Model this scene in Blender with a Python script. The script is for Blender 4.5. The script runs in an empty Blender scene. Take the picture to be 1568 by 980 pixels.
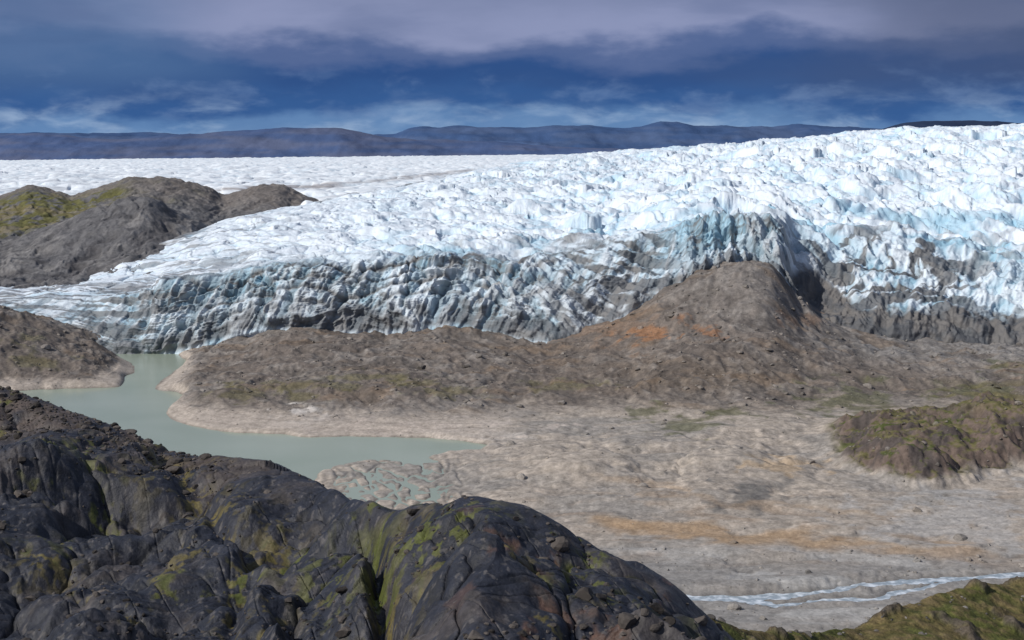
import bpy, bmesh, math, numpy as np
rng=np.random.default_rng(7)
F=2178.0; CX=784.0; HY=235.0; H=100.0
f32=np.float32
# ---------------------------------------------------------------- noise
_a=rng.random(256)*2*np.pi
GX=np.cos(_a).astype(f32); GY=np.sin(_a).astype(f32)
def hsh(ix,iy,seed):
    h=ix.astype(np.uint32)*np.uint32(374761393)+iy.astype(np.uint32)*np.uint32(668265263)+np.uint32((seed*2246822519)&0xffffffff)
    h=(h^(h>>np.uint32(13)))*np.uint32(1274126177)
    h=(h^(h>>np.uint32(15)))*np.uint32(2246822519)
    return h^(h>>np.uint32(16))
def perlin(x,y,seed=0):
    x=np.asarray(x,f32); y=np.asarray(y,f32)
    fx=np.floor(x); fy=np.floor(y); ix=fx.astype(np.int32); iy=fy.astype(np.int32)
    dx=x-fx; dy=y-fy
    u=dx*dx*dx*(dx*(dx*6-15)+10); v=dy*dy*dy*(dy*(dy*6-15)+10)
    def g(ox,oy):
        h=(hsh(ix+ox,iy+oy,seed)&np.uint32(255)).astype(np.int32)
        return GX[h]*(dx-ox)+GY[h]*(dy-oy)
    a=g(0,0);b=g(1,0);c=g(0,1);d=g(1,1)
    return ((a+(b-a)*u)*(1-v)+(c+(d-c)*u)*v)*1.5
def fbm(x,y,o=5,seed=0,gain=.5):
    s=0;a=1;t=0
    for i in range(o):
        s=s+a*perlin(x,y,seed+i*17);t+=a;a*=gain;x=x*2.03+13.7;y=y*2.03-7.1
    return s/t*1.4
def ridged(x,y,o=4,seed=0,gain=.5):
    s=0;a=1;t=0
    for i in range(o):
        s=s+a*(1-np.abs(perlin(x,y,seed+i*31))*2);t+=a;a*=gain;x=x*2.1+3.7;y=y*2.1-9.1
    return s/t
def tri(x,y,seed=0,ang=0.):
    """continuous piecewise-planar noise: hashed heights on a triangular lattice, linearly interpolated (-.5...5)"""
    c,s_=math.cos(ang),math.sin(ang);x,y=x*c-y*s_,x*s_+y*c
    k=(x+y)*.366;X=x+k;Y=y+k
    fx=np.floor(X);fy=np.floor(Y);ix=fx.astype(np.int32);iy=fy.astype(np.int32);dx=X-fx;dy=Y-fy
    h=lambda ox,oy:((hsh(ix+ox,iy+oy,seed)&np.uint32(1023)).astype(f32)/1023-.5)
    a=h(0,0);d=h(1,1);lowr=dx>dy
    m=np.where(lowr,h(1,0),h(0,1));p=np.maximum(dx,dy);q=np.minimum(dx,dy)
    return a*(1-p)+m*(p-q)+d*q
def pillow(x,y,seed=0,k=1.0,hr=.6,tl=.6,jit=.9,sharp=0.):
    """continuous field: upper envelope of randomly tilted, randomly high caps"""
    x=np.asarray(x,f32);y=np.asarray(y,f32)
    fx=np.floor(x);fy=np.floor(y);ix=fx.astype(np.int32);iy=fy.astype(np.int32)
    b1=np.full(x.shape,-9,f32);b2=np.full(x.shape,-9,f32);rid=np.zeros(x.shape,f32)
    for oy in(-1,0,1):
        for ox in(-1,0,1):
            h=hsh(ix+ox,iy+oy,seed);g=hsh(ix+ox,iy+oy,seed+991)
            px=ox+.5+jit*((h&np.uint32(1023)).astype(f32)/1023-.5)
            py=oy+.5+jit*(((h>>np.uint32(10))&np.uint32(1023)).astype(f32)/1023-.5)
            r=((h>>np.uint32(20))&np.uint32(1023)).astype(f32)/1023
            ta=(g&np.uint32(1023)).astype(f32)/1023-.5;tb=((g>>np.uint32(10))&np.uint32(1023)).astype(f32)/1023-.5
            dx=(x-fx)-px;dy=(y-fy)-py;q=dx*dx+dy*dy
            v=hr*(r-.5)+tl*2*(ta*dx+tb*dy)-k*q
            if sharp: v=v-sharp*np.sqrt(q)
            n=v>b1
            b2=np.where(n,b1,np.maximum(b2,v));b1=np.where(n,v,b1);rid=np.where(n,r,rid)
    return b1+.25*k+.3*sharp,b1-b2,rid
def sst(a,b,x):
    t=np.clip((x-a)/(b-a),0,1);return t*t*(3-2*t)
def gk(sig):
    n=int(sig*3)+1;k=np.exp(-.5*(np.arange(-n,n+1)/sig)**2);return k/k.sum(),n
def tab(x,xk,v,sig=12):
    d=np.arange(-1200,3000.);t=np.interp(d,xk,v);k,n=gk(sig)
    t=np.convolve(np.pad(t,n,'edge'),k,'valid');return np.interp(x,d,t)
def smrows(A,sig):
    k,n=gk(sig);P=np.pad(A,((n,n),(0,0)),'edge');out=np.zeros_like(A)
    for i,w in enumerate(k): out+=w*P[i:i+A.shape[0]]
    return out
def blur(A,r): return smrows(smrows(A,r).T,r).T
def inpoly(px,py,poly):
    ins=np.zeros(px.shape,bool);n=len(poly)
    for i in range(n):
        x0,y0=poly[i];x1,y1=poly[(i+1)%n]
        if y0==y1: continue
        ins^=((y0>py)!=(y1>py))&(px<(x1-x0)*(py-y0)/(y1-y0)+x0)
    return ins
def segdist(px,py,line,sy=1):
    d=np.full(px.shape,1e9)
    for (x0,y0),(x1,y1) in zip(line[:-1],line[1:]):
        vx,vy=x1-x0,(y1-y0)*sy
        t=np.clip(((px-x0)*vx+(py-y0)*sy*vy)/(vx*vx+vy*vy),0,1)
        d=np.minimum(d,np.hypot(px-x0-t*vx,(py-y0)*sy-t*vy))
    return d
def mix(a,b,m): return a+(np.asarray(b)-a)*m[...,None]
# ---------------------------------------------------------------- mesh
def finish(me,name,col,mat,smooth):
    n=len(me.polygons)
    me.polygons.foreach_set('use_smooth',np.full(n,smooth,bool))
    if col is not None:
        at=me.attributes.new('Col','FLOAT_COLOR','POINT')
        c=np.ones((len(me.vertices),4),f32);c[:,:3]=np.clip(col.reshape(-1,3),0,1)
        at.data.foreach_set('color',c.ravel())
    me.materials.append(mat)
    ob=bpy.data.objects.new(name,me);bpy.context.scene.collection.objects.link(ob);return ob
def mkmesh(name,V,faces,k,col,mat,smooth=True):
    me=bpy.data.meshes.new(name)
    me.vertices.add(len(V));me.vertices.foreach_set('co',V.astype(f32).ravel())
    nf=len(faces)
    me.loops.add(nf*k);me.loops.foreach_set('vertex_index',faces.astype(np.int32).ravel())
    me.polygons.add(nf);me.polygons.foreach_set('loop_start',np.arange(0,nf*k,k,dtype=np.int32))
    me.update(calc_edges=True)
    return finish(me,name,col,mat,smooth)
def grid(name,P,col,mat,smooth=True):
    R,C=P.shape[:2];i=np.arange(R*C).reshape(R,C)
    f=np.stack([i[:-1,:-1],i[:-1,1:],i[1:,1:],i[1:,:-1]],-1).reshape(-1,4)
    return mkmesh(name,P.reshape(-1,3),f,4,col,mat,smooth)
bm=bmesh.new();bmesh.ops.create_icosphere(bm,subdivisions=2,radius=1)
IV=np.array([v.co[:] for v in bm.verts]);IF=np.array([[v.index for v in f.verts] for f in bm.faces]);bm.free()
def rocks(name,pos,size,col,mat,flat=.65):
    n=len(pos);V=np.repeat(IV[None],n,0)
    for k in range(7):
        d=rng.normal(size=(n,3));d/=np.linalg.norm(d,axis=1)[:,None]
        h=rng.uniform(.45,.8,n);p=(V*d[:,None]).sum(-1)-h[:,None]
        V=V-np.maximum(p,0)[...,None]*d[:,None]
    s=np.stack([rng.uniform(.7,1.3,n),rng.uniform(.7,1.3,n),rng.uniform(.45,.9,n)*flat/.65],-1)
    V=V*s[:,None]*size[:,None,None]
    a=rng.uniform(0,6.28,n)[:,None];c,s_=np.cos(a),np.sin(a)
    V=np.stack([V[...,0]*c-V[...,1]*s_,V[...,0]*s_+V[...,1]*c,V[...,2]],-1)+pos[:,None]
    Fc=(IF[None]+(np.arange(n)*len(IV))[:,None,None]).reshape(-1,3)
    return mkmesh(name,V.reshape(-1,3),Fc,3,np.repeat(col[:,None],len(IV),1),mat,False)
# ---------------------------------------------------------------- materials
def mat(name,rough=.9,s1=1.,s2=6.,amp=.5,bump=.5,bd=.3,spec=.2,vor=.6,vb=.35):
    m=bpy.data.materials.new(name);m.use_nodes=True;nt=m.node_tree;N=nt.nodes;L=nt.links
    b=N['Principled BSDF'];b.inputs['Roughness'].default_value=rough
    b.inputs['Specular IOR Level'].default_value=spec
    at=N.new('ShaderNodeAttribute');at.attribute_name='Col'
    g=N.new('ShaderNodeNewGeometry')
    n1=N.new('ShaderNodeTexNoise');n1.inputs['Scale'].default_value=s1;n1.inputs['Detail'].default_value=7;n1.inputs['Roughness'].default_value=.68
    n2=N.new('ShaderNodeTexVoronoi');n2.inputs['Scale'].default_value=s2
    for n in(n1,n2): L.new(g.outputs['Position'],n.inputs['Vector'])
    mr=N.new('ShaderNodeMapRange');mr.inputs['From Min'].default_value=.3;mr.inputs['From Max'].default_value=.7
    mr.inputs['To Min'].default_value=1-amp;mr.inputs['To Max'].default_value=1+amp
    L.new(n1.outputs['Fac'],mr.inputs['Value'])
    sx=N.new('ShaderNodeSeparateColor');L.new(n2.outputs['Color'],sx.inputs[0])
    mr2=N.new('ShaderNodeMapRange');mr2.inputs['To Min'].default_value=1-amp*vor;mr2.inputs['To Max'].default_value=1+amp*vor
    L.new(sx.outputs[0],mr2.inputs['Value'])
    mu=N.new('ShaderNodeMath');mu.operation='MULTIPLY';L.new(mr.outputs[0],mu.inputs[0]);L.new(mr2.outputs[0],mu.inputs[1])
    vm=N.new('ShaderNodeVectorMath');vm.operation='SCALE';L.new(at.outputs['Color'],vm.inputs[0]);L.new(mu.outputs[0],vm.inputs['Scale'])
    L.new(vm.outputs[0],b.inputs['Base Color'])
    ad=N.new('ShaderNodeMath');ad.operation='MULTIPLY_ADD';ad.inputs[1].default_value=-vb
    L.new(n2.outputs['Distance'],ad.inputs[0]);L.new(n1.outputs['Fac'],ad.inputs[2])
    bp=N.new('ShaderNodeBump');bp.inputs['Strength'].default_value=bump;bp.inputs['Distance'].default_value=bd
    L.new(ad.outputs[0],bp.inputs['Height']);L.new(bp.outputs[0],b.inputs['Normal'])
    return m
M_val=mat('moraine_gravel',.95,.35,1.4,.28,.5,.5,.2,.5,.12)
M_hill=mat('far_moraine',.95,.12,.5,.26,.7,1.6,.2,.5,.15)
M_ice=mat('glacier_ice',.55,.30,.5,.06,.6,1.2,.25,.4,.1)
M_sheet=mat('ice_sheet_mat',.6,.03,.08,.08,.6,4,.2)
M_rock=mat('dark_gneiss_cloud_shade',.58,1.5,9.,.42,.8,.12,.32,.45,.08)
M_grass=mat('tundra_grass',.95,.9,5,.45,.8,.3,.1,.4,.2)
M_stone=mat('boulder_stone',.9,1.5,5,.25,.5,.1,.2)
M_mtn=mat('hazed_mountain_rock',1,.0012,.004,.16,.35,100,.0,.2,.1)
# ---------------------------------------------------------------- VALLEY
xs=np.linspace(-420,1980,1300)
Ys=np.concatenate([np.linspace(110,250,16)[:-1],1/np.linspace(1/250,1/405,160)[:-1],np.linspace(405,500,165)[:-1],np.linspace(500,770,370),np.linspace(775,1000,8)])
Xk=[-480,0,130,205,235,262,300,450,600,700,830,950,1000,1060,1110,1150,1183,1208,1225,1275,1330,1400,1568,2050]
def Z(v): return tab(xs,Xk,v,7)
ysh=tab(xs,[-480,0,250,300,450,600,750,850,1000,1150,1300,1568,2050],[640,640,640,655,663,668,665,655,650,660,668,640,640],8)
Ysh=H*F/(ysh-HY)
cols=[Ysh, 560,600,650,700,740,1000]
zk=np.stack([np.full(len(xs),.6),np.full(len(xs),.6),
 Z([-2,-2,-2,-2,-2,-.5,.3,.6,.6,.6,.6,.6,.6,.6,.6,.6,.6,.6,.6,.6,.6,.6,.6,.6]),
 Z([-2,-2,-2,-2,-2,2,4.5,6,6.5,6,4,4,4.5,5,5,5,5,4.5,4,3.5,3.5,3.5,4,8]),
 Z([2,1.4,1.2,0,-.5,2,5.5,8.5,8.5,7.5,6,9,11.5,13.5,13.5,12.5,11,10,9,7.5,7,6.5,8,12]),
 Z([22,20,9,-.5,-1.2,-.8,4,9,10,11,7.5,12.5,16.5,21,23,24,24,21,18,12,9,7,7,12]),
 Z([27,24,12,-.5,-1.2,-1,4.5,13.5,12.5,15.5,9.5,22,31,40.5,45,46.5,45,35,27,15,9,8,7,10]),
 Z([22,20,10,-1,-1.2,-1,5,12,10,13,8,22,31,40,44,45,44,34,25,13,8,7,6,10]),
 Z([15]*24)])
Yk=np.stack([np.full(len(xs),110.),np.full(len(xs),300.),Ysh]+[np.full(len(xs),float(c)) for c in cols[1:]])
Yg=np.repeat(Ys[:,None],len(xs),1);xg=np.repeat(xs[None],len(Ys),0)
zg=np.stack([np.interp(Ys,Yk[:,j],zk[:,j]) for j in range(len(xs))],1)
zg=smrows(zg,6)
Xg=(xg-CX)/F*Yg
pf=HY+H*F/Yg
wx=fbm(Xg/18,Yg/18,4,3)*14; wy=fbm(Xg/18,Yg/18,4,9)*5
rise=sst(.8,6,zg)
hb=tab(xs,[1245,1290,1350,1450,1568,1750,2050],[0,4.5,9,11.5,15,20,24],8)[None]*(1+.35*fbm(Xg/22,Yg/22,4,61))
Yb=tab(xs,[1240,1290,1350,1440,1568,2050],[465,440,421,421,440,465],8)[None]+fbm(Xg/16,Yg/30,4,77)*11
hill=hb*(sst(0,20,Yg-Yb)*.62+.38*sst(12,60,Yg-Yb))*(1-sst(480,545,Yg+fbm(Xg/30,Yg/30,3,78)*12))
zz=zg+hill
n_big=fbm(Xg/45,Yg/45,5,11);n_r=ridged(Xg/38,Yg/30,5,23)-.55
crest=sst(1120,1150,xg)*(1-sst(1190,1230,xg))*sst(680,700,Yg)
zz+=rise*(n_big*2.4+n_r*2.6)*(1-.6*crest)
rl=ridged(Xg/15+n_big*.8,Yg/30,4,25)-.5
zz+=rise*rl*1.9
zz+=fbm(Xg/7,Yg/7,5,37)*(.08+.6*rise)
fl=(1-rise)
md=np.exp(-((xg-1040)/290)**4-((pf-712)/62)**2)
pm,pe,_=pillow(Xg/26+wx/24,Yg/26+wy/20,5,.9,.7,.7)
zz+=fl*md*np.maximum(pm+.2,0)*5.5
zz+=fl*(fbm(Xg/40,Yg/16,4,50)*1.1+.3)*(pf>660)
chn=ridged(Xg/46+Yg/120+wx/60,Yg/13-Xg/70,4,53)
zz-=fl*sst(.62,.9,chn)*.6*(pf>668)*sst(700,800,xg)
hm=sst(1,4,hill)
wq=fbm(Xg/12,Yg/12,3,72)
fc=tri(Xg/9+wq*.6,Yg/9,71,.4)*.9+tri(Xg/4+wq,Yg/4,73,1.3)*.45+tri(Xg/1.8+wq,Yg/1.8,74,2.2)*.22
fe=np.abs(fbm(Xg/9,Yg/14,3,76))
zz+=hm*(fc*5.0-.8*np.exp(-fe/.04))
lake=[(-480,605),(0,600),(50,597),(130,594),(185,592),(190,577),(225,567),(205,556),(150,551),(120,541),(260,538),(290,553),(268,567),(235,577),(228,597),(268,600),(290,606),(258,626),(247,640),(290,654),(340,660),(430,666),(470,670),(540,669),(640,671),(700,674),(752,684),(735,692),(690,693),(655,701),(672,709),(640,714),(600,706),(565,705),(530,712),(490,720),(460,780),(200,800),(-480,800)]
lm=inpoly(xg+wx*.4,pf+wy*.4,lake).astype(float)
lm=blur(lm,2.2)
zz=zz*(1-lm)+(-1.3)*lm+ (0.25*(1-lm))*(pf>560)*(rise<.3)
dm=np.exp(-(((xg-605)/135)**4)-(((pf-744)/48)**4))
ch=np.minimum(np.abs(fbm(Xg/12+Yg/34,Yg/40-Xg/34,3,91)),np.abs(fbm(Xg/16-Yg/60,Yg/44+Xg/50,3,95))+.04)
zz=zz*(1-dm)+dm*(np.clip(ch*3.6-.34,-.4,.45)+fbm(Xg/3,Yg/3,3,4)*.06)
sl=[(900,928),(1050,915),(1120,917),(1200,913),(1280,904),(1370,892),(1480,887),(1560,882),(1700,872),(2050,860)]
sl2=[(1120,917),(1190,927),(1280,919),(1340,917),(1400,902),(1480,887)]
wob=fbm(Xg/9,Yg/9,3,88)*4
sd=np.minimum(segdist(xg,pf+wob*.7,sl,3),segdist(xg,pf+wob,sl2,3)+4)
zz=np.where(pf>835,np.maximum(zz,.3),zz)
zz=zz+( -.15-zz)*(1-sst(5,34,sd+fbm(Xg/3,Yg/3,3,8)*6))*(pf>800)
P=np.stack([Xg,Yg,zz],-1)
px=xg;py=HY+(H-zz)*F/Yg
gz=np.gradient(zz,axis=0)/np.maximum(np.gradient(Yg,axis=0),.01)
gx=np.gradient(zz,axis=1)/np.maximum(np.gradient(Xg,axis=1),.01)
slope=np.hypot(gx,gz)
nA=fbm(Xg/60,Yg/40,5,101);nB=fbm(Xg/10,Yg/10,5,111);nC=fbm(Xg/34,Yg/12,5,121);nD=fbm(Xg/2.5,Yg/3.5,4,125)
col=np.zeros(P.shape)+np.array([.34,.295,.25])
col=mix(col,[.265,.243,.22],sst(-.1,.3,nA)*.85)
col=mix(col,[.41,.35,.29],sst(0,.35,nC)*.65)
col=mix(col,[.20,.18,.165],sst(.6,.85,chn)*.4*(pf>668)*sst(680,780,xg))
col=mix(col,[.22,.195,.175],md*np.exp(-pe/.12)*.55)
col=mix(col,[.27,.185,.12],sst(.10,.45,fbm(Xg/22,Yg/7,5,128))*.4*sst(740,800,pf))
col=mix(col,[.17,.158,.145],sst(.2,.5,fbm(Xg/16,Yg/8,5,129))*.4)
mor=mix(np.zeros(P.shape)+np.array([.155,.130,.112]),[.20,.178,.16],sst(-.15,.3,nB*.6+nA*.6))
mor=mix(mor,[.205,.195,.187],sst(1080,1350,px)*sst(600,660,Yg)*.85)
mor=mix(mor,[.195,.178,.164],np.exp(-((px-1120)/110)**2-((py-440)/45)**2)*.6)
mor=mix(mor,[.13,.10,.075],np.exp(-((px-1060)/170)**2-((py-575)/32)**2)*.8)
mor=mix(mor,[.175,.125,.085],sst(.15,.45,fbm(Xg/40,Yg/14,5,131))*.55)
mor=mix(mor,[.105,.09,.08],sst(.1,.45,nC)*.5)
mor=mix(mor,[.095,.083,.075],sst(.0,.3,-rl)*.5)
mor=mix(mor,[.24,.215,.195],sst(.15,.4,rl+nB*.3-.1)*.45)
col=mix(col,mor,sst(.9,4.5,zg+nB*1.5))
col*=(1+np.clip(nD,-.6,.6)*.32)[...,None]
def patch(c,cx,cy,rx,ry,k=1.):
    global col
    m=np.exp(-(((px-cx)/rx)**2+((py-cy)/ry)**2))
    m=sst(.25,.9,m*1.15+(nB*1.2+nD*.35)*(m>.02)-.05)*k
    col=mix(col,c,m)
patch([.30,.14,.065],990,510,34,11,.9);patch([.27,.14,.075],1085,508,20,8,.8);patch([.22,.12,.07],1040,490,18,7,.8);patch([.19,.12,.08],1235,487,30,10,.6)
patch([.20,.13,.085],950,500,80,24,.5)
for a,b_,c_,d_ in[(1055,650,40,14),(1000,632,34,10),(1300,615,70,22),(1120,635,30,8),(1540,560,30,8),(1500,600,70,12)]: patch([.08,.085,.032],a,b_,c_,d_,.6)
for a,b_,c_,d_ in[(365,603,55,9),(470,606,45,7),(560,577,60,7),(60,552,50,9),(470,590,90,8),(690,600,60,7),(30,520,40,10),(640,585,40,6),(850,590,60,7)]: patch([.12,.105,.05],a,b_,c_,d_,.6)
patch([.50,.46,.42],465,643,42,14);patch([.46,.42,.38],720,660,80,13,.8);patch([.44,.37,.32],600,655,160,10,.7);patch([.42,.35,.3],330,642,60,10,.5)
patch([.11,.107,.104],1150,757,40,22,.8);patch([.16,.15,.14],1180,740,34,14,.7);patch([.19,.18,.17],700,702,50,8,.5)
patch([.40,.29,.18],1190,712,60,11,.6);patch([.35,.34,.33],1480,800,130,60,.6)
oc=np.exp(-((py-(800+(px-900)*.085+wx*1.3))/17)**2)*sst(860,960,px)
col=mix(col,[.35,.225,.12],sst(.2,.7,oc*.8+nC*.5+nB*.2)*.65*sst(.25,.5,oc))
oc=np.exp(-((py-(735+(px-900)*.13+wx*1.5))/5)**2)*sst(860,960,px)*(1-sst(1300,1400,px))
col=mix(col,[.36,.25,.155],oc*.4)
rb=sst(825,875,py+nC*25)
col=mix(col,[.23,.22,.21],rb*.8);col=mix(col,[.36,.35,.335],rb*sst(.1,.4,nC)*.7)
top=hm*(1-sst(.35,.8,slope+nB*.4))
col=mix(col,[.135,.102,.085],hm);col=mix(col,[.065,.056,.053],hm*sst(.0,.3,nB)*.8);col=mix(col,[.05,.045,.042],hm*np.exp(-fe/.05)*.8);col=mix(col,[.125,.115,.042],top*.85);col=mix(col,[.065,.085,.02],top*sst(.05,.3,nC)*.8)
tz=sst(1380,1500,px)*np.exp(-((py-605)/22)**2);col=mix(col,[.14,.12,.055],tz*sst(-.2,.2,nC)*.7)
wet=1-sst(.05,.5,zz);col=col*(1-.3*wet*(1-dm*.5))[...,None]
shore=sst(.2,.6,zz)*(1-sst(2.0,4.0,zz+nB))*(1-sst(700,860,px+nA*60))*(1-sst(680,720,pf))
col=mix(col,[.40,.345,.295],shore*.75);col=mix(col,[.24,.2,.17],shore*sst(.5,1,np.sin(zz*7+nB*2))*.35)
grid('valley_ground',P,col,M_val)
def pick(Pm,w,n):
    w=(w/w.sum()).ravel();c=np.cumsum(w);i=np.searchsorted(c,rng.random(n)*c[-1]);return i.clip(0,len(w)-1)
area=(Yg**2)*np.gradient(Yg,axis=0)
w=area*(Yg>280)*(Yg<745)*(zz>.3)*(.28+rise*1.0+hm*.5+rb*1.2)
i=pick(P,w,14000);pp=P.reshape(-1,3)[i];sz=np.minimum(.20*(rng.pareto(2.2,len(i))+1),2.0)
cc=np.array([[.16,.145,.13]])*rng.uniform(.6,1.8,(len(i),1))*.6+col.reshape(-1,3)[i]*.45
rocks('moraine_boulders',pp,sz,cc,M_stone)
def flat(name,pts,m):
    me=bpy.data.meshes.new(name);me.from_pydata(pts,[],[list(range(len(pts)))]);me.materials.append(m)
    o=bpy.data.objects.new(name,me);bpy.context.scene.collection.objects.link(o);return o
def water(name,c,rough,foam=False):
    m=bpy.data.materials.new(name);m.use_nodes=True;nt=m.node_tree;N=nt.nodes;L=nt.links;b=N['Principled BSDF']
    b.inputs['Roughness'].default_value=rough;b.inputs['IOR'].default_value=1.33
    b.inputs['Specular IOR Level'].default_value=.35
    g=N.new('ShaderNodeNewGeometry');n=N.new('ShaderNodeTexNoise');n.inputs['Scale'].default_value=.7 if not foam else .5;n.inputs['Detail'].default_value=5
    L.new(g.outputs['Position'],n.inputs['Vector']);bp=N.new('ShaderNodeBump');bp.inputs['Strength'].default_value=.25 if not foam else .6;bp.inputs['Distance'].default_value=.1
    L.new(n.outputs['Fac'],bp.inputs['Height']);L.new(bp.outputs[0],b.inputs['Normal'])
    cr=N.new('ShaderNodeValToRGB');L.new(cr.outputs[0],b.inputs['Base Color'])
    if foam:
        L.new(n.outputs['Fac'],cr.inputs[0])
        cr.color_ramp.elements[0].position=.45;cr.color_ramp.elements[0].color=(*c,1);cr.color_ramp.elements[1].position=.65;cr.color_ramp.elements[1].color=(.65,.70,.75,1)
    else:
        n2=N.new('ShaderNodeTexNoise');n2.inputs['Scale'].default_value=.02;L.new(g.outputs['Position'],n2.inputs['Vector'])
        L.new(n2.outputs['Fac'],cr.inputs[0]);cr.color_ramp.elements[0].position=.3;cr.color_ramp.elements[0].color=(c[0]*.9,c[1]*.92,c[2]*.9,1);cr.color_ramp.elements[1].position=.7;cr.color_ramp.elements[1].color=(c[0]*1.08,c[1]*1.06,c[2]*1.08,1)
    return m
W=water('glacial_water',(.29,.335,.270),.22)
q=[(-420,820),(800,820),(800,530),(-420,530)]
flat('meltwater_lake',[((a-CX)/F*(H*F/(b_-HY)),H*F/(b_-HY),0) for a,b_ in q],W)
Ws=water('stream_water',(.27,.32,.36),.3,True)
q=[(850,960),(1980,960),(1980,840),(850,840)]
flat('meltwater_stream',[((a-CX)/F*(H*F/(b_-HY)),H*F/(b_-HY),.02) for a,b_ in q],Ws)
# ---------------------------------------------------------------- GLACIER
xs=np.linspace(-300,1850,1500)
Xk=[-300,0,100,180,250,320,400,500,600,700,800,850,900,1000,1060,1120,1190,1220,1280,1350,1450,1568,1900]
by=[500,505,523,546,543,526,503,512,510,500,524,528,515,456,421,406,410,452,492,518,522,524,525]
bY=[720,715,712,709,709,707,705,702,700,700,685,683,688,703,708,712,715,712,705,700,698,695,690]
ty=[462,460,458,460,446,430,414,403,398,395,400,395,385,365,350,345,350,365,365,370,385,395,400]
tY=[760,755,748,736,731,728,723,720,718,720,724,735,740,745,738,733,738,752,763,768,770,768,768]
my=[446,444,440,432,417,396,379,366,356,350,345,340,335,315,305,300,300,300,300,300,302,305,310]
mY=[790,800,800,790,800,810,820,840,860,880,900,920,930,950,950,940,940,940,940,930,920,900,900]
uy=[442,440,436,410,388,364,345,325,308,295,285,280,277,265,260,255,250,250,247,243,240,240,238]
uY=[820,830,840,850,880,900,950,1020,1080,1150,1250,1280,1300,1320,1320,1320,1300,1300,1300,1280,1260,1250,1250]
sy=[440,438,433,404,372,345,325,305,287,266,248,240,235,228,225,221,214,212,206,199,194,191,188]
sY=[840,850,870,880,930,980,1080,1200,1350,1550,1750,1850,1900,1900,1900,1900,1850,1800,1750,1700,1650,1600,1600]
def K(y,Y,sg=8):
    Yv=tab(xs,Xk,Y,14);yv=tab(xs,Xk,y,sg);return Yv,H-(yv-HY)/F*Yv
keys=[K(by,bY,5),K(ty,tY),K(my,mY),K(uy,uY),K(sy,sY)]
k0=(keys[0][0]-4,keys[0][1]-14);k6=(keys[-1][0]+350,keys[-1][1]-45)
keys=[k0]+keys+[k6]
nr=[12,250,150,180,150,30];Yr=[];zr=[];vr=[]
steep=(sst(180,300,xs)*(1-sst(820,900,xs)))[None]
for s,n in enumerate(nr):
    t=np.linspace(0,1,n,endpoint=(s==5))[:,None]
    Yr.append(keys[s][0]*(1-t)+keys[s+1][0]*t)
    tt=t**(.8-.22*steep) if s==1 else t
    zr.append(keys[s][1]*(1-tt)+keys[s+1][1]*tt);vr.append(np.repeat(s+t,len(xs),1))
Yv=smrows(np.concatenate(Yr),5);zv=smrows(np.concatenate(zr),5);vv=np.concatenate(vr)
xg=np.repeat(xs[None],len(Yv),0)
Xv=(xg-CX)/F*Yv
ds=np.hypot(np.diff(Yv,axis=0),np.diff(zv,axis=0));S=np.concatenate([np.zeros((1,len(xs))),np.cumsum(ds,0)])
ty_=np.gradient(Yv,axis=0);tz_=np.gradient(zv,axis=0);l=np.hypot(ty_,tz_)+1e-6
nY=-tz_/l;nZ=ty_/l
cl=sst(.9,1.05,vv)*(1-sst(1.8,2.3,vv))
up=sst(1.75,2.3,vv)
w1=fbm(Xv/50,S/50,4,201);w3=fbm(Xv/14,S/14,4,203)
slabm=np.exp(-(((xg-935)/115)**4))
domem=sst(1200,1260,xg)
p1,e1,_=pillow(Xv/17+w1*1.2+S/30,S/24+w1*.9,211,.3,.8,1.0,.9,.5)
p2,e2,_=pillow(Xv/4.6+w1*1.5-S/18,S/14.+w3*.4,221,.3,.7,1.0,.9,.5)
p3=tri(Xv/3.0+w3*.5-S/12,S/6.5+w3*.4,225,.3)+.5*tri(Xv/1.6+w3,S/3.4,226,1.1)
lay=ridged(Xv/120+w1*.6,(S+Xv*.12)/8+w1*1.7,4,228)-.5
flt=ridged((Xv-S*.45)/8.5+w3*.35,S/45+w1,4,229)-.5
diag=Xv*.75+S*.62
rgs=ridged(diag/10+w1*.5,(Xv-S)/60,4,231)-.5
lines=0;L0=sst(220,320,xg)*(1-sst(830,960,xg))
for c_,wd_,k_ in((1.97,.06,1.),(1.70,.04,.85),(1.50,.05,.9),(1.27,.045,.75)):
    lines=np.maximum(lines,np.exp(-((vv-c_-w1*.22-(xg-550)*.00025)/wd_)**2)*k_)
lines=lines*L0
gen=p1*3.6+p2*1.7+p3*1.1-1.2*np.exp(-e1/.035)-.4*np.exp(-e2/.05)+lay*3.0+flt*3.2+w3*.6-lines*1.8
dome=ridged(Xv/24+w1+S/50,S/42,4,235)*3.6-1.8+p2*1.0+p3*.7+flt*1.2
dispc=gen*(1-.75*slabm)*(1-.62*domem)+slabm*(rgs*5.2+p2*.7+p3*.4)+domem*dome+w1*4.5
notch=np.exp(-((xg-1125)/75)**2)
dispc+=notch*(ridged(Xv/7+w3*.4,S/50,4,241)-.5)*5.5
cave=np.exp(-((xg-1248)/38)**2-((vv-1.25)/.32)**2);dispc-=cave*13
fold=np.exp(-((xg-1215)/13)**2)*sst(1.0,1.2,vv)*(1-sst(1.9,2.4,vv));dispc-=fold*6
ampx=tab(xs,[-300,150,300,500,800,1100,1300,1568,1900],[.22,.25,.32,.44,.68,1.0,1.05,.95,.95],30)[None]
w2=fbm(Xv/70,Yv/70,4,251);w4=fbm(Xv/12,Yv/12,4,253)
sx_=(Xv*.9+Yv*.35);sy_=(Yv*.9-Xv*.35)
u1,ue,ur=pillow(sx_/12+w2*1.6,sy_/30+w2*1.2,261,.1,.9,1.2,.9,.9)
u2,ue2,_=pillow(sx_/5.2+w2*2+w4*.5,sy_/12+w4*.5,271,.1,.8,1.2,.9,.9)
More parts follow.
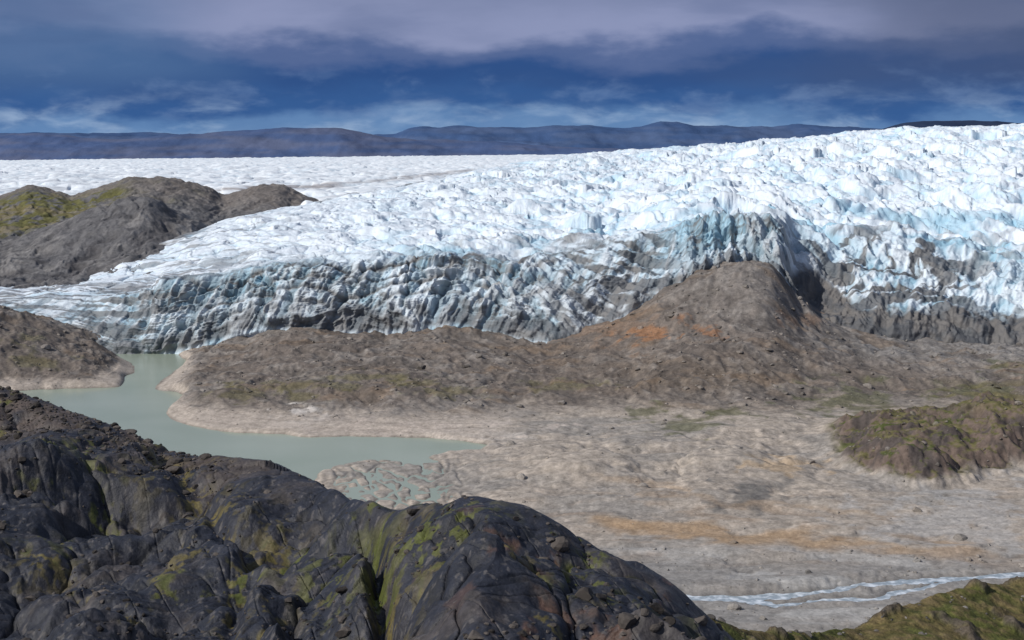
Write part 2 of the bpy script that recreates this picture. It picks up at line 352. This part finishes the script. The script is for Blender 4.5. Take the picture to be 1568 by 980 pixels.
u3,ue3,_=pillow(sx_/2.6+w4,sy_/5.5+w4,275,.1,.8,1.2,.9,.8)
rg=ridged(sx_/26+w2,sy_/70,4,281)
pr=ridged(Xv/160+w2*.4,(Yv+Xv*.25)/58+w2*.5,3,285)-.5
dispu=(u1*5.2-1.5*np.exp(-ue/.06)+u2*3.0+u3*1.0+(rg-.5)*5.0+w4*.8)*ampx+w2*5*ampx+pr*8*ampx
dispu*=(1-.6*sst(4.4,5,vv))
disp=dispc*cl*np.clip(.28+sst(100,320,xg),0,1)+dispu*up+w1*1.2
disp*=sst(.6,1.15,vv)
Pg=np.stack([Xv,Yv+disp*nY,zv+disp*nZ],-1)
Pg[...,0]+=cl*w3*1.0
ice=np.zeros(Pg.shape)+np.array([.70,.76,.82])
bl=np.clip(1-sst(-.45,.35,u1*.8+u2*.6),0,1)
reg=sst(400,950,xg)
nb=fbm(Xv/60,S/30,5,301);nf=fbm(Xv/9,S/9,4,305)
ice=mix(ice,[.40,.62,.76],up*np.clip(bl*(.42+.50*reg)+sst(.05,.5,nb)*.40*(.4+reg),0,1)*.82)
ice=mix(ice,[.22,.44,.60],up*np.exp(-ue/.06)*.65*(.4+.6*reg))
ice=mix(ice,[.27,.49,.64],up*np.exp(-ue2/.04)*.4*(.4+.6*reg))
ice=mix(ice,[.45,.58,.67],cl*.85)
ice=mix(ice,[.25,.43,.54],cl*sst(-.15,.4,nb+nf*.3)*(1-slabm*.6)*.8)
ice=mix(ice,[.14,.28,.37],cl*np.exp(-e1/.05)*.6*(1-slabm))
ice=mix(ice,[.27,.49,.62],np.exp(-((vv-2.2)/.35)**2)*sst(-.1,.4,nb)*(.5+.5*reg)*.8)
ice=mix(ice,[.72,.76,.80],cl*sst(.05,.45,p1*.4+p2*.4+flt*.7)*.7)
py=HY+(H-Pg[...,2])*F/Pg[...,1]
st=fbm(Xv/110,(S+Xv*.12)/10+w1*1.8,5,311)
dl=np.exp(-((st)/.08)**2)*(.3+.7*sst(-.3,.25,nf))
st2=sst(.08,.32,fbm(Xv/50,(S+Xv*.12)/3.2+w1*3,4,315))
vst=sst(.05,.36,fbm((Xv-S*.45)/3.0+w1,S/28,4,321))
cz=sst(1.0,1.02,vv)*(1-sst(1.98,2.3,vv))
D=cz*(1-domem)*np.clip(dl*.65+st2*.4*sst(-.25,.15,nb)+vst*.5*sst(-.1,.3,nb+.05),0,.85)
D=np.maximum(D,cz*(1-sst(1.04,1.25,vv+nf*.2+w1*.15))*.85)
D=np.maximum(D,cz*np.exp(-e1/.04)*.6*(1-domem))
D=np.maximum(D,cz*sst(.12,.4,-flt)*.45*(1-domem)*(1-slabm))
D=np.maximum(D,lines*.95*sst(-.6,-.1,nf))
D=np.maximum(D,sst(280,400,xg)*(1-sst(900,1000,xg))*np.exp(-((vv-2.25-w1*.2)/.025)**2)*.45*sst(-.2,.2,nf))
D=np.maximum(D,slabm*cz*sst(-.08,.15,fbm(diag/4.5+w1*.6,(Xv-S)/55,4,331)+.01)*.88)
dd=np.exp(-(((xg-1355)/185)**4))
arc=fbm((Xv*.45-S*.85)/9+w1*2.6,(Xv+S)/70,5,341)
D=np.maximum(D,dd*cz*sst(-.12,.12,arc-.26*(vv-1.5))*.9)
D=np.maximum(D,sst(1300,1400,xg)*np.exp(-((vv-2.15)/.28)**2)*sst(.05,.28,arc)*.55)
bl_=tab(xs,[-300,1195,1215,1250,1290,1330,1400,1480,1568,1900],[900,900,405,408,448,472,480,472,476,478],8)[None]
D=np.maximum(D,sst(-8,12,py-bl_+nf*16+w1*14)*.96*sst(1195,1215,xg))
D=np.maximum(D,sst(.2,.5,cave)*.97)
D=np.maximum(D,notch*cz*sst(-.02,.28,fbm(Xv/3.2+w1,S/22,4,345)-.5*(vv-1.5))*.75)
lf=(1-sst(330,560,xg))*sst(1.9,2.1,vv)
D=np.maximum(D,lf*sst(.12,.35,fbm(Xv/60,S/9+Xv/50,5,351))*.6)
D=np.maximum(D,(1-sst(240,460,xg))*sst(1,1.1,vv)*(1-sst(2.6,3.2,vv))*sst(-.08,.18,fbm(Xv/45,S/4.5+Xv/70+w1,5,357))*.8)
D=np.maximum(D,np.exp(-((vv-4.93)/.07)**2)*sst(430,500,xg)*(1-sst(650,760,xg))*sst(-.3,.1,nf)*.8)
D=np.maximum(D,sst(150,200,xg)*(1-sst(280,340,xg))*sst(4.3,4.9,vv+nf*.4)*.85)
D=np.clip(D,0,1)
dc=mix(np.zeros(Pg.shape)+np.array([.075,.075,.08]),[.13,.118,.11],sst(-.2,.3,nf))
ice=ice+(dc-ice)*D[...,None]
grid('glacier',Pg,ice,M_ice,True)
# ---------------------------------------------------------------- LEFT MORAINE HILLS
xs=np.linspace(-480,760,820);Ya=np.concatenate([np.linspace(740,1320,380),np.linspace(1323,1800,40)])
Xk=[-480,0,40,75,110,150,180,200,230,250,280,320,340,400,430,470,500,560,760]
def Z(v): return tab(xs,Xk,v,4)
zk=np.stack([Z([16]*19),Z([22,23,23,23,23,24,25,26,27,27,28,28,28,28,28,28,28,26,22]),
 Z([30,30,30,31,33,36,38,39,39,38,35,33,32,31,31,31,30,26,20]),
 Z([31,36,41,48,55,62,67,69,70,66,57,47,41,39,38,36,34,28,22]),
 Z([38,42,43,44,45,46,47,48,49,48,46,42,40,40,39,38,36,30,24]),
 Z([60,61,72,68,62,70,76,79,79,80,77,70,61,73,73,61,55,44,30]),
 Z([45]*7+[50]*6+[45]*3+[38]*3),Z([20]*19)])
kY=[740,790,900,1010,1110,1300,1420,1800]
zg=np.stack([np.interp(Ya,kY,zk[:,j]) for j in range(len(xs))],1);zg=smrows(zg,5)
Yg=np.repeat(Ya[:,None],len(xs),1);xg=np.repeat(xs[None],len(Ya),0);Xg=(xg-CX)/F*Yg
n1=fbm(Xg/30,Yg/30,6,411);r=ridged(Xg/28+n1*.3,Yg/90,4,405)-.5
zz=zg+r*4.5*(1-.7*sst(1200,1300,Yg))+n1*2.0+(ridged(Xg/12+n1,Yg/26,4,415)-.5)*1.8
nA=fbm(Xg/50,Yg/50,5,421);nB=fbm(Xg/14,Yg/14,5,431)
col=np.zeros(xg.shape+(3,))+np.array([.12,.117,.12])
col=mix(col,[.175,.168,.165],sst(-.1,.35,nA));col=mix(col,[.065,.063,.067],sst(.05,.4,nB)*.6)
col=mix(col,[.07,.066,.068],sst(.05,.4,-r+nB*.3)*.6)
gm=sst(1030,1080,Yg)*(1-sst(1260,1300,Yg+nB*40))*(1-sst(130,280,xg+nA*120))
col=mix(col,[.115,.11,.042],gm*sst(-.3,.05,nB));col=mix(col,[.16,.13,.065],gm*sst(.05,.35,nA)*.6)
col=mix(col,[.165,.143,.127],sst(1150,1270,Yg)*.7*(1-gm))
grid('moraine_hills',np.stack([Xg,Yg,zz],-1),col,M_hill)
# ---------------------------------------------------------------- ICE SHEET
xs=np.linspace(-800,1750,1150);Yi=1/np.linspace(1/1150,1/9500,330)
Yg=np.repeat(Yi[:,None],len(xs),1);xg=np.repeat(xs[None],len(Yi),0);Xg=(xg-CX)/F*Yg
yi=np.interp(Yg,[1150,1350,1600,2500,4000,9500],[318,305,294,270,256,245.5])-np.clip(xg,-200,1100)/860*8.5*sst(1500,6000,Yg)
zz=H-(yi-HY)/F*Yg-25*(1-sst(1320,1380,Yg))*(1-sst(430,470,xg))-25*(1-sst(1250,1400,Yg))*sst(620,700,xg)
w=fbm(Xg/150,Yg/150,4,501);a,e,_=pillow(Xg/18+w,Yg/45+w,511,.2,.8,1.1,.9,.8);a2,e2,_=pillow(Xg/55+w,Yg/140,515,.8,.8,.8)
zz+=a*4.2-1.2*np.exp(-e/.08)+a2*4+w*6*(1-sst(5000,9500,Yg))
n=fbm(Xg/120,Yg/60,5,521)
col=np.zeros(xg.shape+(3,))+np.array([.80,.84,.87]);col=mix(col,[.48,.62,.72],np.exp(-e/.1)*.6)
yy=HY+(H-zz)*F/Yg
dl=np.exp(-((yy-(291-(xg-345)*.04+n*5))/3.2)**2)*sst(300,350,xg)*(1-sst(500,540,xg))
col=mix(col,[.28,.24,.22],np.clip(dl,0,1)*.85)
dl=np.exp(-((yy-(282-(xg-520)*.10+n*4))/2.0)**2)*sst(480,560,xg)*(1-sst(740,800,xg))
col=mix(col,[.30,.28,.28],np.clip(dl,0,1)*.8)
col=mix(col,[.36,.38,.42],sst(.15,.4,fbm(Xg/160,Yg/50,5,531))*.45*(1-sst(1900,3200,Yg)))
grid('ice_sheet',np.stack([Xg,Yg,zz],-1),col,M_sheet,True)
# ---------------------------------------------------------------- MOUNTAINS
def mount(name,xk,yk,D,depth,c1,c2,seed,amp=1):
    xs=np.linspace(xk[0],xk[-1],800);t=np.linspace(-1,1,80)
    cy=tab(xs,xk,yk,4);zc=H-(cy-HY)/F*D
    Y=D+t[:,None]*depth+np.zeros((1,len(xs)));X=(xs[None]-CX)/F*D*np.ones_like(Y)
    sh=1-np.abs(t[:,None])**1.2
    zb=-150
    z=zb+(zc[None]-zb)*sh
    z+=(fbm(X/1400,Y/900,6,seed)*120+(ridged(X/900,Y/1300,5,seed+3)-.5)*110)*amp*sst(0,.5,1-np.abs(t[:,None]))*.8*(.25+.75*np.abs(t[:,None])**.5)
    z+=fbm(X/350,Y/350,5,seed+7)*13
    n=fbm(X/900,z/70,5,seed+9)
    col=mix(np.zeros(z.shape+(3,))+np.array(c1),c2,sst(-.3,.35,n))  # aerial haze and cloud shade are painted into these rock colours
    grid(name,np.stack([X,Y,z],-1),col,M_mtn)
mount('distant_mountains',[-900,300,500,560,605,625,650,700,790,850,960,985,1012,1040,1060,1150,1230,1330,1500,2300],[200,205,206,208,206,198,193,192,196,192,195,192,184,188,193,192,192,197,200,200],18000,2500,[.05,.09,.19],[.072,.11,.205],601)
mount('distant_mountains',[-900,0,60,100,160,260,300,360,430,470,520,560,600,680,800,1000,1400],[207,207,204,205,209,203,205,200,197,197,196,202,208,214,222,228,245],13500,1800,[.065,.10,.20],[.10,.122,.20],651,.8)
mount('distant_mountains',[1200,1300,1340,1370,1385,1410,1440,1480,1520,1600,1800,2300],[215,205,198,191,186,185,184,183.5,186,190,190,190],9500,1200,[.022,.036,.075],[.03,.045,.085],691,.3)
me=bpy.data.meshes.new('ground');s=60000;me.from_pydata([(-s,-s,-12),(s,-s,-12),(s,s,-12),(-s,s,-12)],[],[(0,1,2,3)])
gm_=bpy.data.materials.new('plain_ground');gm_.use_nodes=True;N=gm_.node_tree.nodes;b=N['Principled BSDF'];b.inputs['Roughness'].default_value=1
nn=N.new('ShaderNodeTexNoise');nn.inputs['Scale'].default_value=.01;g=N.new('ShaderNodeNewGeometry');gm_.node_tree.links.new(g.outputs['Position'],nn.inputs['Vector'])
cr=N.new('ShaderNodeValToRGB');cr.color_ramp.elements[0].color=(.10,.09,.08,1);cr.color_ramp.elements[1].color=(.22,.2,.18,1)
gm_.node_tree.links.new(nn.outputs['Fac'],cr.inputs[0]);gm_.node_tree.links.new(cr.outputs[0],b.inputs['Base Color'])
me.materials.append(gm_);o=bpy.data.objects.new('ground',me);bpy.context.scene.collection.objects.link(o)
# ---------------------------------------------------------------- FOREGROUND ROCK
xs=np.linspace(-340,1240,1340)
cxk=[-380,0,60,120,180,240,300,345,400,450,500,540,575,600,630,660,720,800,860,900,940,980,1020,1050,1080,1110,1240]
cyk=[560,600,613,631,653,677,701,700,706,722,749,763,773,778,773,766,762,772,793,818,848,873,904,933,960,987,1120]
cY =[95,82,81,80,79,78,76,74,72,70,66,62,58,57,56,55,53,52,51,51,50,50,50,50,50,50,50]
cy=tab(xs,cxk,cyk,4);Yc=tab(xs,cxk,cY,14)
Y0=tab(xs,[-380,0,300,500,600,700,900,1240],[46,46,45,43,41,39,38,38],20);y0=1130
R1=620
t=np.linspace(0,1,R1)[:,None]
yi=y0+(np.minimum(cy,y0-60)-y0)[None]*t
Yv=Y0[None]+(Yc-Y0)[None]*(.55*t+.45*t**2.4)
zv=H-(yi-HY)/F*Yv
s=(np.linspace(0,1,90)[1:,None]**2)*150
Yv=smrows(np.concatenate([Yv,Yc[None]+s]),5);zv=smrows(np.concatenate([zv,zv[-1][None]-(.38*s+.0035*s*s)]),5)
tv=np.concatenate([np.repeat(t,len(xs),1),1+np.repeat(s/150,len(xs),1)])
xg=np.repeat(xs[None],len(Yv),0);Xv=(xg-CX)/F*Yv
pyv=HY+(H-zv)*F/Yv
w=fbm(Xv/6,Yv/6,4,701);wf=fbm(Xv/1.5,Yv/1.5,4,703)
big=fbm(Xv/8,Yv/6,3,705)
a,e,_=pillow(Xv/6.8+w*.7+Yv/12,Yv/5.4+w*.7-Xv/16,711,.75,.5,.8)
a2,e2,_=pillow(Xv/2.4+w*1.2+Yv/6,Yv/3.0+w,721,.8,.45,.7)
wt_=w*.35+wf*.05
T1=tri(Xv/3.6+wt_,Yv/4.2+wt_,731,.5);T2=tri(Xv/1.7+wt_*2,Yv/2.1,732,1.4);T3=tri(Xv/.75+wt_*3,Yv/.95,733,2.5);T4=tri(Xv/.33+wf*.3,Yv/.42,734,.9)
rough=sst(-.15,.35,fbm(Xv/6,Yv/6,4,731))
jt=0
for ang,sc_,sd_ in((.5,1.6,735),(2.1,1.2,736)):
    q=(Xv*math.cos(ang)+Yv*math.sin(ang));jt=jt+np.exp(-(np.abs(fbm(q/sc_,(Yv*math.cos(ang)-Xv*math.sin(ang))/14,2,sd_))/.025)**2)*.07
dsp=a*2.5+big*.6-.18*np.exp(-e/.018)+a2*.35*(.4+.6*rough)+T1*1.6+T2*.85*(.4+.6*rough)+T3*.38*(.2+.8*rough)+T4*.14*rough+fbm(Xv/.5,Yv/.5,4,741)*.03-jt
cm=np.exp(-((tv-1)/.1)**2)
dsp*=1-.68*cm
cln=[(572,790),(580,830),(590,870),(600,930),(590,1000),(585,1130)]
cd=segdist(xg+w*25,pyv,cln)
dsp-=1.4*np.exp(-(cd/18)**2)*sst(775,820,pyv)
c2=[(245,715),(330,790),(400,850),(360,900),(330,1000)]
cd2=segdist(xg+w*40,pyv,c2);dsp-=.6*np.exp(-(cd2/14)**2)
zz=zv+dsp
P=np.stack([Xv,Yv,zz],-1)
nA=fbm(Xv/3,Yv/3,5,751);nB=fbm(Xv/.7,Yv/.7,5,761);nC=fbm(Xv/9,Yv/9,4,771)
col=np.zeros(P.shape)+np.array([.019,.021,.030])  # dark rock base; the foreground's cloud shade is put into it too
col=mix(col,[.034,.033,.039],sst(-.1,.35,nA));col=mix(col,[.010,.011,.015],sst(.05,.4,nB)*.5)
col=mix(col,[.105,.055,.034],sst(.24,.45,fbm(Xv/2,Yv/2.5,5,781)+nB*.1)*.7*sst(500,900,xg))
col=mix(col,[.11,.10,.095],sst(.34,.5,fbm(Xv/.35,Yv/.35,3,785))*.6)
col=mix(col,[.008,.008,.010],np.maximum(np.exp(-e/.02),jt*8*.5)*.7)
top=np.exp(-((tv-.97)/.09)**2)*(1-sst(230,520,xg));col=mix(col,[.09,.069,.057],top*.85*sst(-.4,.1,nA))
col=mix(col,[.066,.055,.050],sst(.25,.5,nA+nB*.4)*.5)
mossm=np.clip(np.exp(-(cd/24)**2)*sst(775,820,pyv)+np.exp(-(cd2/18)**2)*.9+.85*np.exp(-e/.05)*sst(.0,.3,nC),0,1)
for a_,b_,c_,d_,k_ in[(640,840,65,45,.9),(300,700,44,10,1),(420,830,40,40,1),(70,860,45,16,.9),(690,790,70,22,.7),(500,900,60,60,.6),(240,740,50,16,.7),(800,860,60,30,.4),(600,930,40,60,.9),(340,780,50,30,.7),(560,860,30,40,.7)]:
    mossm=np.maximum(mossm,np.exp(-((xg-a_)/c_)**2-((pyv-b_)/d_)**2)*k_)
mossm=np.maximum(mossm,sst(.25,.48,fbm(Xv/2.5,Yv/3,5,791))*.75)
nE=fbm(Xv/.25,Yv/.25,3,765)
mossm=mossm*sst(.0,.22,nB*1.0+nA*.4+nE*.35+.02)
col=mix(col,[.125,.100,.028],np.clip(mossm,0,1)*.9)
col=mix(col,[.055,.08,.014],np.clip(mossm,0,1)*sst(.15,.4,nC+nB*.4)*.75)
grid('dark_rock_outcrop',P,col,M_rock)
wt=np.exp(-((tv-.96)/.07)**2)*(1-sst(200,420,xg))+.05*sst(0,.3,rough)*(tv<1.02)
i=pick(P,wt,3200);pp=P.reshape(-1,3)[i];sz=np.minimum(.06*(rng.pareto(2.3,len(i))+1),.35)
rocks('loose_stones',pp,sz,np.array([[.065,.056,.05]])*rng.uniform(.4,1.6,(len(i),1)),M_stone)
# ---------------------------------------------------------------- GRASS SLOPE
xs=np.linspace(960,2000,700)
cy=tab(xs,[960,1060,1100,1150,1220,1280,1320,1360,1420,1480,1568,2000],[905,935,950,962,972,968,950,930,910,897,882,836],6)
Yc=tab(xs,[960,1100,1250,1330,1568,2000],[95,100,112,122,140,165],20)
t=np.linspace(0,1,260)[:,None];yi=1200+(cy-1200)[None]*t;Yv=Yc[None]*(.6+.4*t)
zv=H-(yi-HY)/F*Yv
s=(np.linspace(0,1,60)[1:,None]**2)*170
Yv=smrows(np.concatenate([Yv,Yc[None]+s]),4);zv=smrows(np.concatenate([zv,zv[-1][None]-(.5*s+.002*s*s)]),4)
xg=np.repeat(xs[None],len(Yv),0);Xv=(xg-CX)/F*Yv
n=fbm(Xv/9,Yv/9,5,801);n2=fbm(Xv/1.6,Yv/1.6,5,811);rk=sst(.22,.42,fbm(Xv/6,Yv/6,5,821))
a=tri(Xv/2.2,Yv/2.2,831,.4)
zz=zv+n*.8+n2*.22+rk*(a*1.1+.25)
col=np.zeros(xg.shape+(3,))+np.array([.13,.105,.045])
col=mix(col,[.09,.095,.028],sst(-.1,.3,n));col=mix(col,[.16,.12,.062],sst(0,.35,n2)*.7);col=mix(col,[.05,.055,.022],sst(.15,.4,-n2)*.6);col=mix(col,[.085,.07,.06],rk*.85)
P=np.stack([Xv,Yv,zz],-1)
grid('grassy_slope',P,col,M_grass)
i=pick(P,np.ones(xg.shape),500);rocks('slope_stones',P.reshape(-1,3)[i],np.minimum(.12*(rng.pareto(2.2,500)+1),.8),np.array([[.12,.11,.10]])*rng.uniform(.5,1.6,(500,1)),M_stone)
# ---------------------------------------------------------------- SUN, SKY
EL=38;AZ=-62
sd=bpy.data.lights.new('sun','SUN');sd.energy=3.9;sd.angle=math.radians(.53);sd.color=(1,.96,.90)
so=bpy.data.objects.new('sun',sd);so.rotation_euler=(math.radians(90-EL),0,math.radians(AZ));bpy.context.scene.collection.objects.link(so)
wd=bpy.data.worlds.new('World');bpy.context.scene.world=wd;wd.use_nodes=True;nt=wd.node_tree;N=nt.nodes;L=nt.links;N.clear()
out=N.new('ShaderNodeOutputWorld');b1=N.new('ShaderNodeBackground');b2=N.new('ShaderNodeBackground');ms=N.new('ShaderNodeMixShader')
sk=N.new('ShaderNodeTexSky');sk.sky_type='NISHITA';sk.sun_disc=False;sk.sun_elevation=math.radians(EL);sk.sun_rotation=math.radians(180-AZ)
L.new(sk.outputs[0],b1.inputs[0]);b1.inputs[1].default_value=.09
tc=N.new('ShaderNodeTexCoord');sp=N.new('ShaderNodeSeparateXYZ');L.new(tc.outputs['Generated'],sp.inputs[0])
def M(op,a,b=None,c=None):
    n=N.new('ShaderNodeMath');n.operation=op
    for i,v in enumerate((a,b,c)):
        if v is None: continue
        if isinstance(v,(int,float)): n.inputs[i].default_value=v
        else: L.new(v,n.inputs[i])
    return n.outputs[0]
def noise(sx,sy,off,detail=6,rough=.55,dist=0.):
    cb=N.new('ShaderNodeCombineXYZ');L.new(M('MULTIPLY',az,sx),cb.inputs[0]);L.new(M('MULTIPLY',el,sy),cb.inputs[1]);cb.inputs[2].default_value=off
    n=N.new('ShaderNodeTexNoise');n.inputs['Scale'].default_value=1;n.inputs['Detail'].default_value=detail;n.inputs['Roughness'].default_value=rough;n.inputs['Distortion'].default_value=dist
    L.new(cb.outputs[0],n.inputs['Vector']);return n.outputs['Fac']
def MR(v,a,b,c=0,d=1):
    n=N.new('ShaderNodeMapRange');n.interpolation_type='SMOOTHSTEP'
    for k,x in zip(('From Min','From Max','To Min','To Max'),(a,b,c,d)): n.inputs[k].default_value=x
    L.new(v,n.inputs['Value']);return n.outputs[0]
def MC(f,a,b):
    n=N.new('ShaderNodeMix');n.data_type='RGBA';L.new(f,n.inputs[0])
    for i,v in((6,a),(7,b)):
        if isinstance(v,tuple): n.inputs[i].default_value=(*v,1)
        else: L.new(v,n.inputs[i])
    return n.outputs[2]
rr=M('SQRT',M('ADD',M('MULTIPLY',sp.outputs[0],sp.outputs[0]),M('MULTIPLY',sp.outputs[1],sp.outputs[1])))
el=M('DIVIDE',sp.outputs[2],M('MAXIMUM',rr,.001));az=M('ARCTAN2',sp.outputs[0],sp.outputs[1])
e2=M('ADD',el,M('MULTIPLY_ADD',noise(8,20,1.3,6,.55),.07,-.035))
cr=N.new('ShaderNodeValToRGB');L.new(M('DIVIDE',e2,.12),cr.inputs[0]);R=cr.color_ramp;R.interpolation='EASE'
R.elements[0].position=0;R.elements[0].color=(.22,.36,.58,1);R.elements[1].position=1;R.elements[1].color=(.21,.25,.41,1)
for p,c in((.14,(.12,.235,.45)),(.27,(.038,.108,.29)),(.49,(.030,.083,.24)),(.60,(.09,.14,.30)),(.73,(.26,.30,.48))):
    q=R.elements.new(p);q.color=(*c,1)
c=cr.outputs[0]
lf=M('MULTIPLY',MR(M('ADD',az,M('MULTIPLY_ADD',noise(5,14,5.1,4,.5),.3,-.15)),-.32,-.14,1,0),MR(el,.03,.06))
c=MC(M('MULTIPLY',lf,.7),c,(.085,.165,.33))
rt=M('MULTIPLY',MR(M('ADD',az,M('MULTIPLY_ADD',noise(5,14,15.1,4,.5),.3,-.15)),.13,.33),MR(el,.03,.06))
c=MC(M('MULTIPLY',rt,.7),c,(.068,.095,.18))
dk=MR(noise(6,26,7.4,5,.5,.2),.45,.70);c=MC(M('MULTIPLY',dk,.35),c,(.05,.095,.225))
lt=MR(noise(20,60,8.2,6,.55,.2),.46,.74);low=M('MULTIPLY',MR(el,.0,.012),MR(el,.018,.05,1,0))
c=MC(M('MULTIPLY',M('MULTIPLY',lt,low),.75),c,(.36,.48,.66))
lt2=MR(noise(26,60,3.2,6,.55,.2),.50,.74);mid=M('MULTIPLY',MR(el,.012,.03),MR(el,.04,.07,1,0))
c=MC(M('MULTIPLY',M('MULTIPLY',lt2,mid),.35),c,(.20,.30,.50))
hi=MR(noise(2.2,3,9.7,7,.55,.4),.35,.65)
c=MC(M('MULTIPLY',hi,MR(el,.14,.4,0,.8)),c,(.44,.49,.60))
L.new(c,b2.inputs[0]);b2.inputs[1].default_value=1
L.new(MR(el,.14,.6,1,.5),ms.inputs[0]);L.new(b1.outputs[0],ms.inputs[1]);L.new(b2.outputs[0],ms.inputs[2]);L.new(ms.outputs[0],out.inputs[0])
# ---------------------------------------------------------------- CAMERA
cam=bpy.data.cameras.new('camera');cam.lens=50;cam.sensor_width=36;cam.shift_y=-(490-HY)/1568;cam.clip_start=.5;cam.clip_end=120000
co=bpy.data.objects.new('camera',cam);co.location=(0,0,H);co.rotation_euler=(math.pi/2,0,0);bpy.context.scene.collection.objects.link(co)
sc=bpy.context.scene;sc.camera=co;sc.view_settings.view_transform='Standard';sc.view_settings.look='None';sc.view_settings.exposure=0
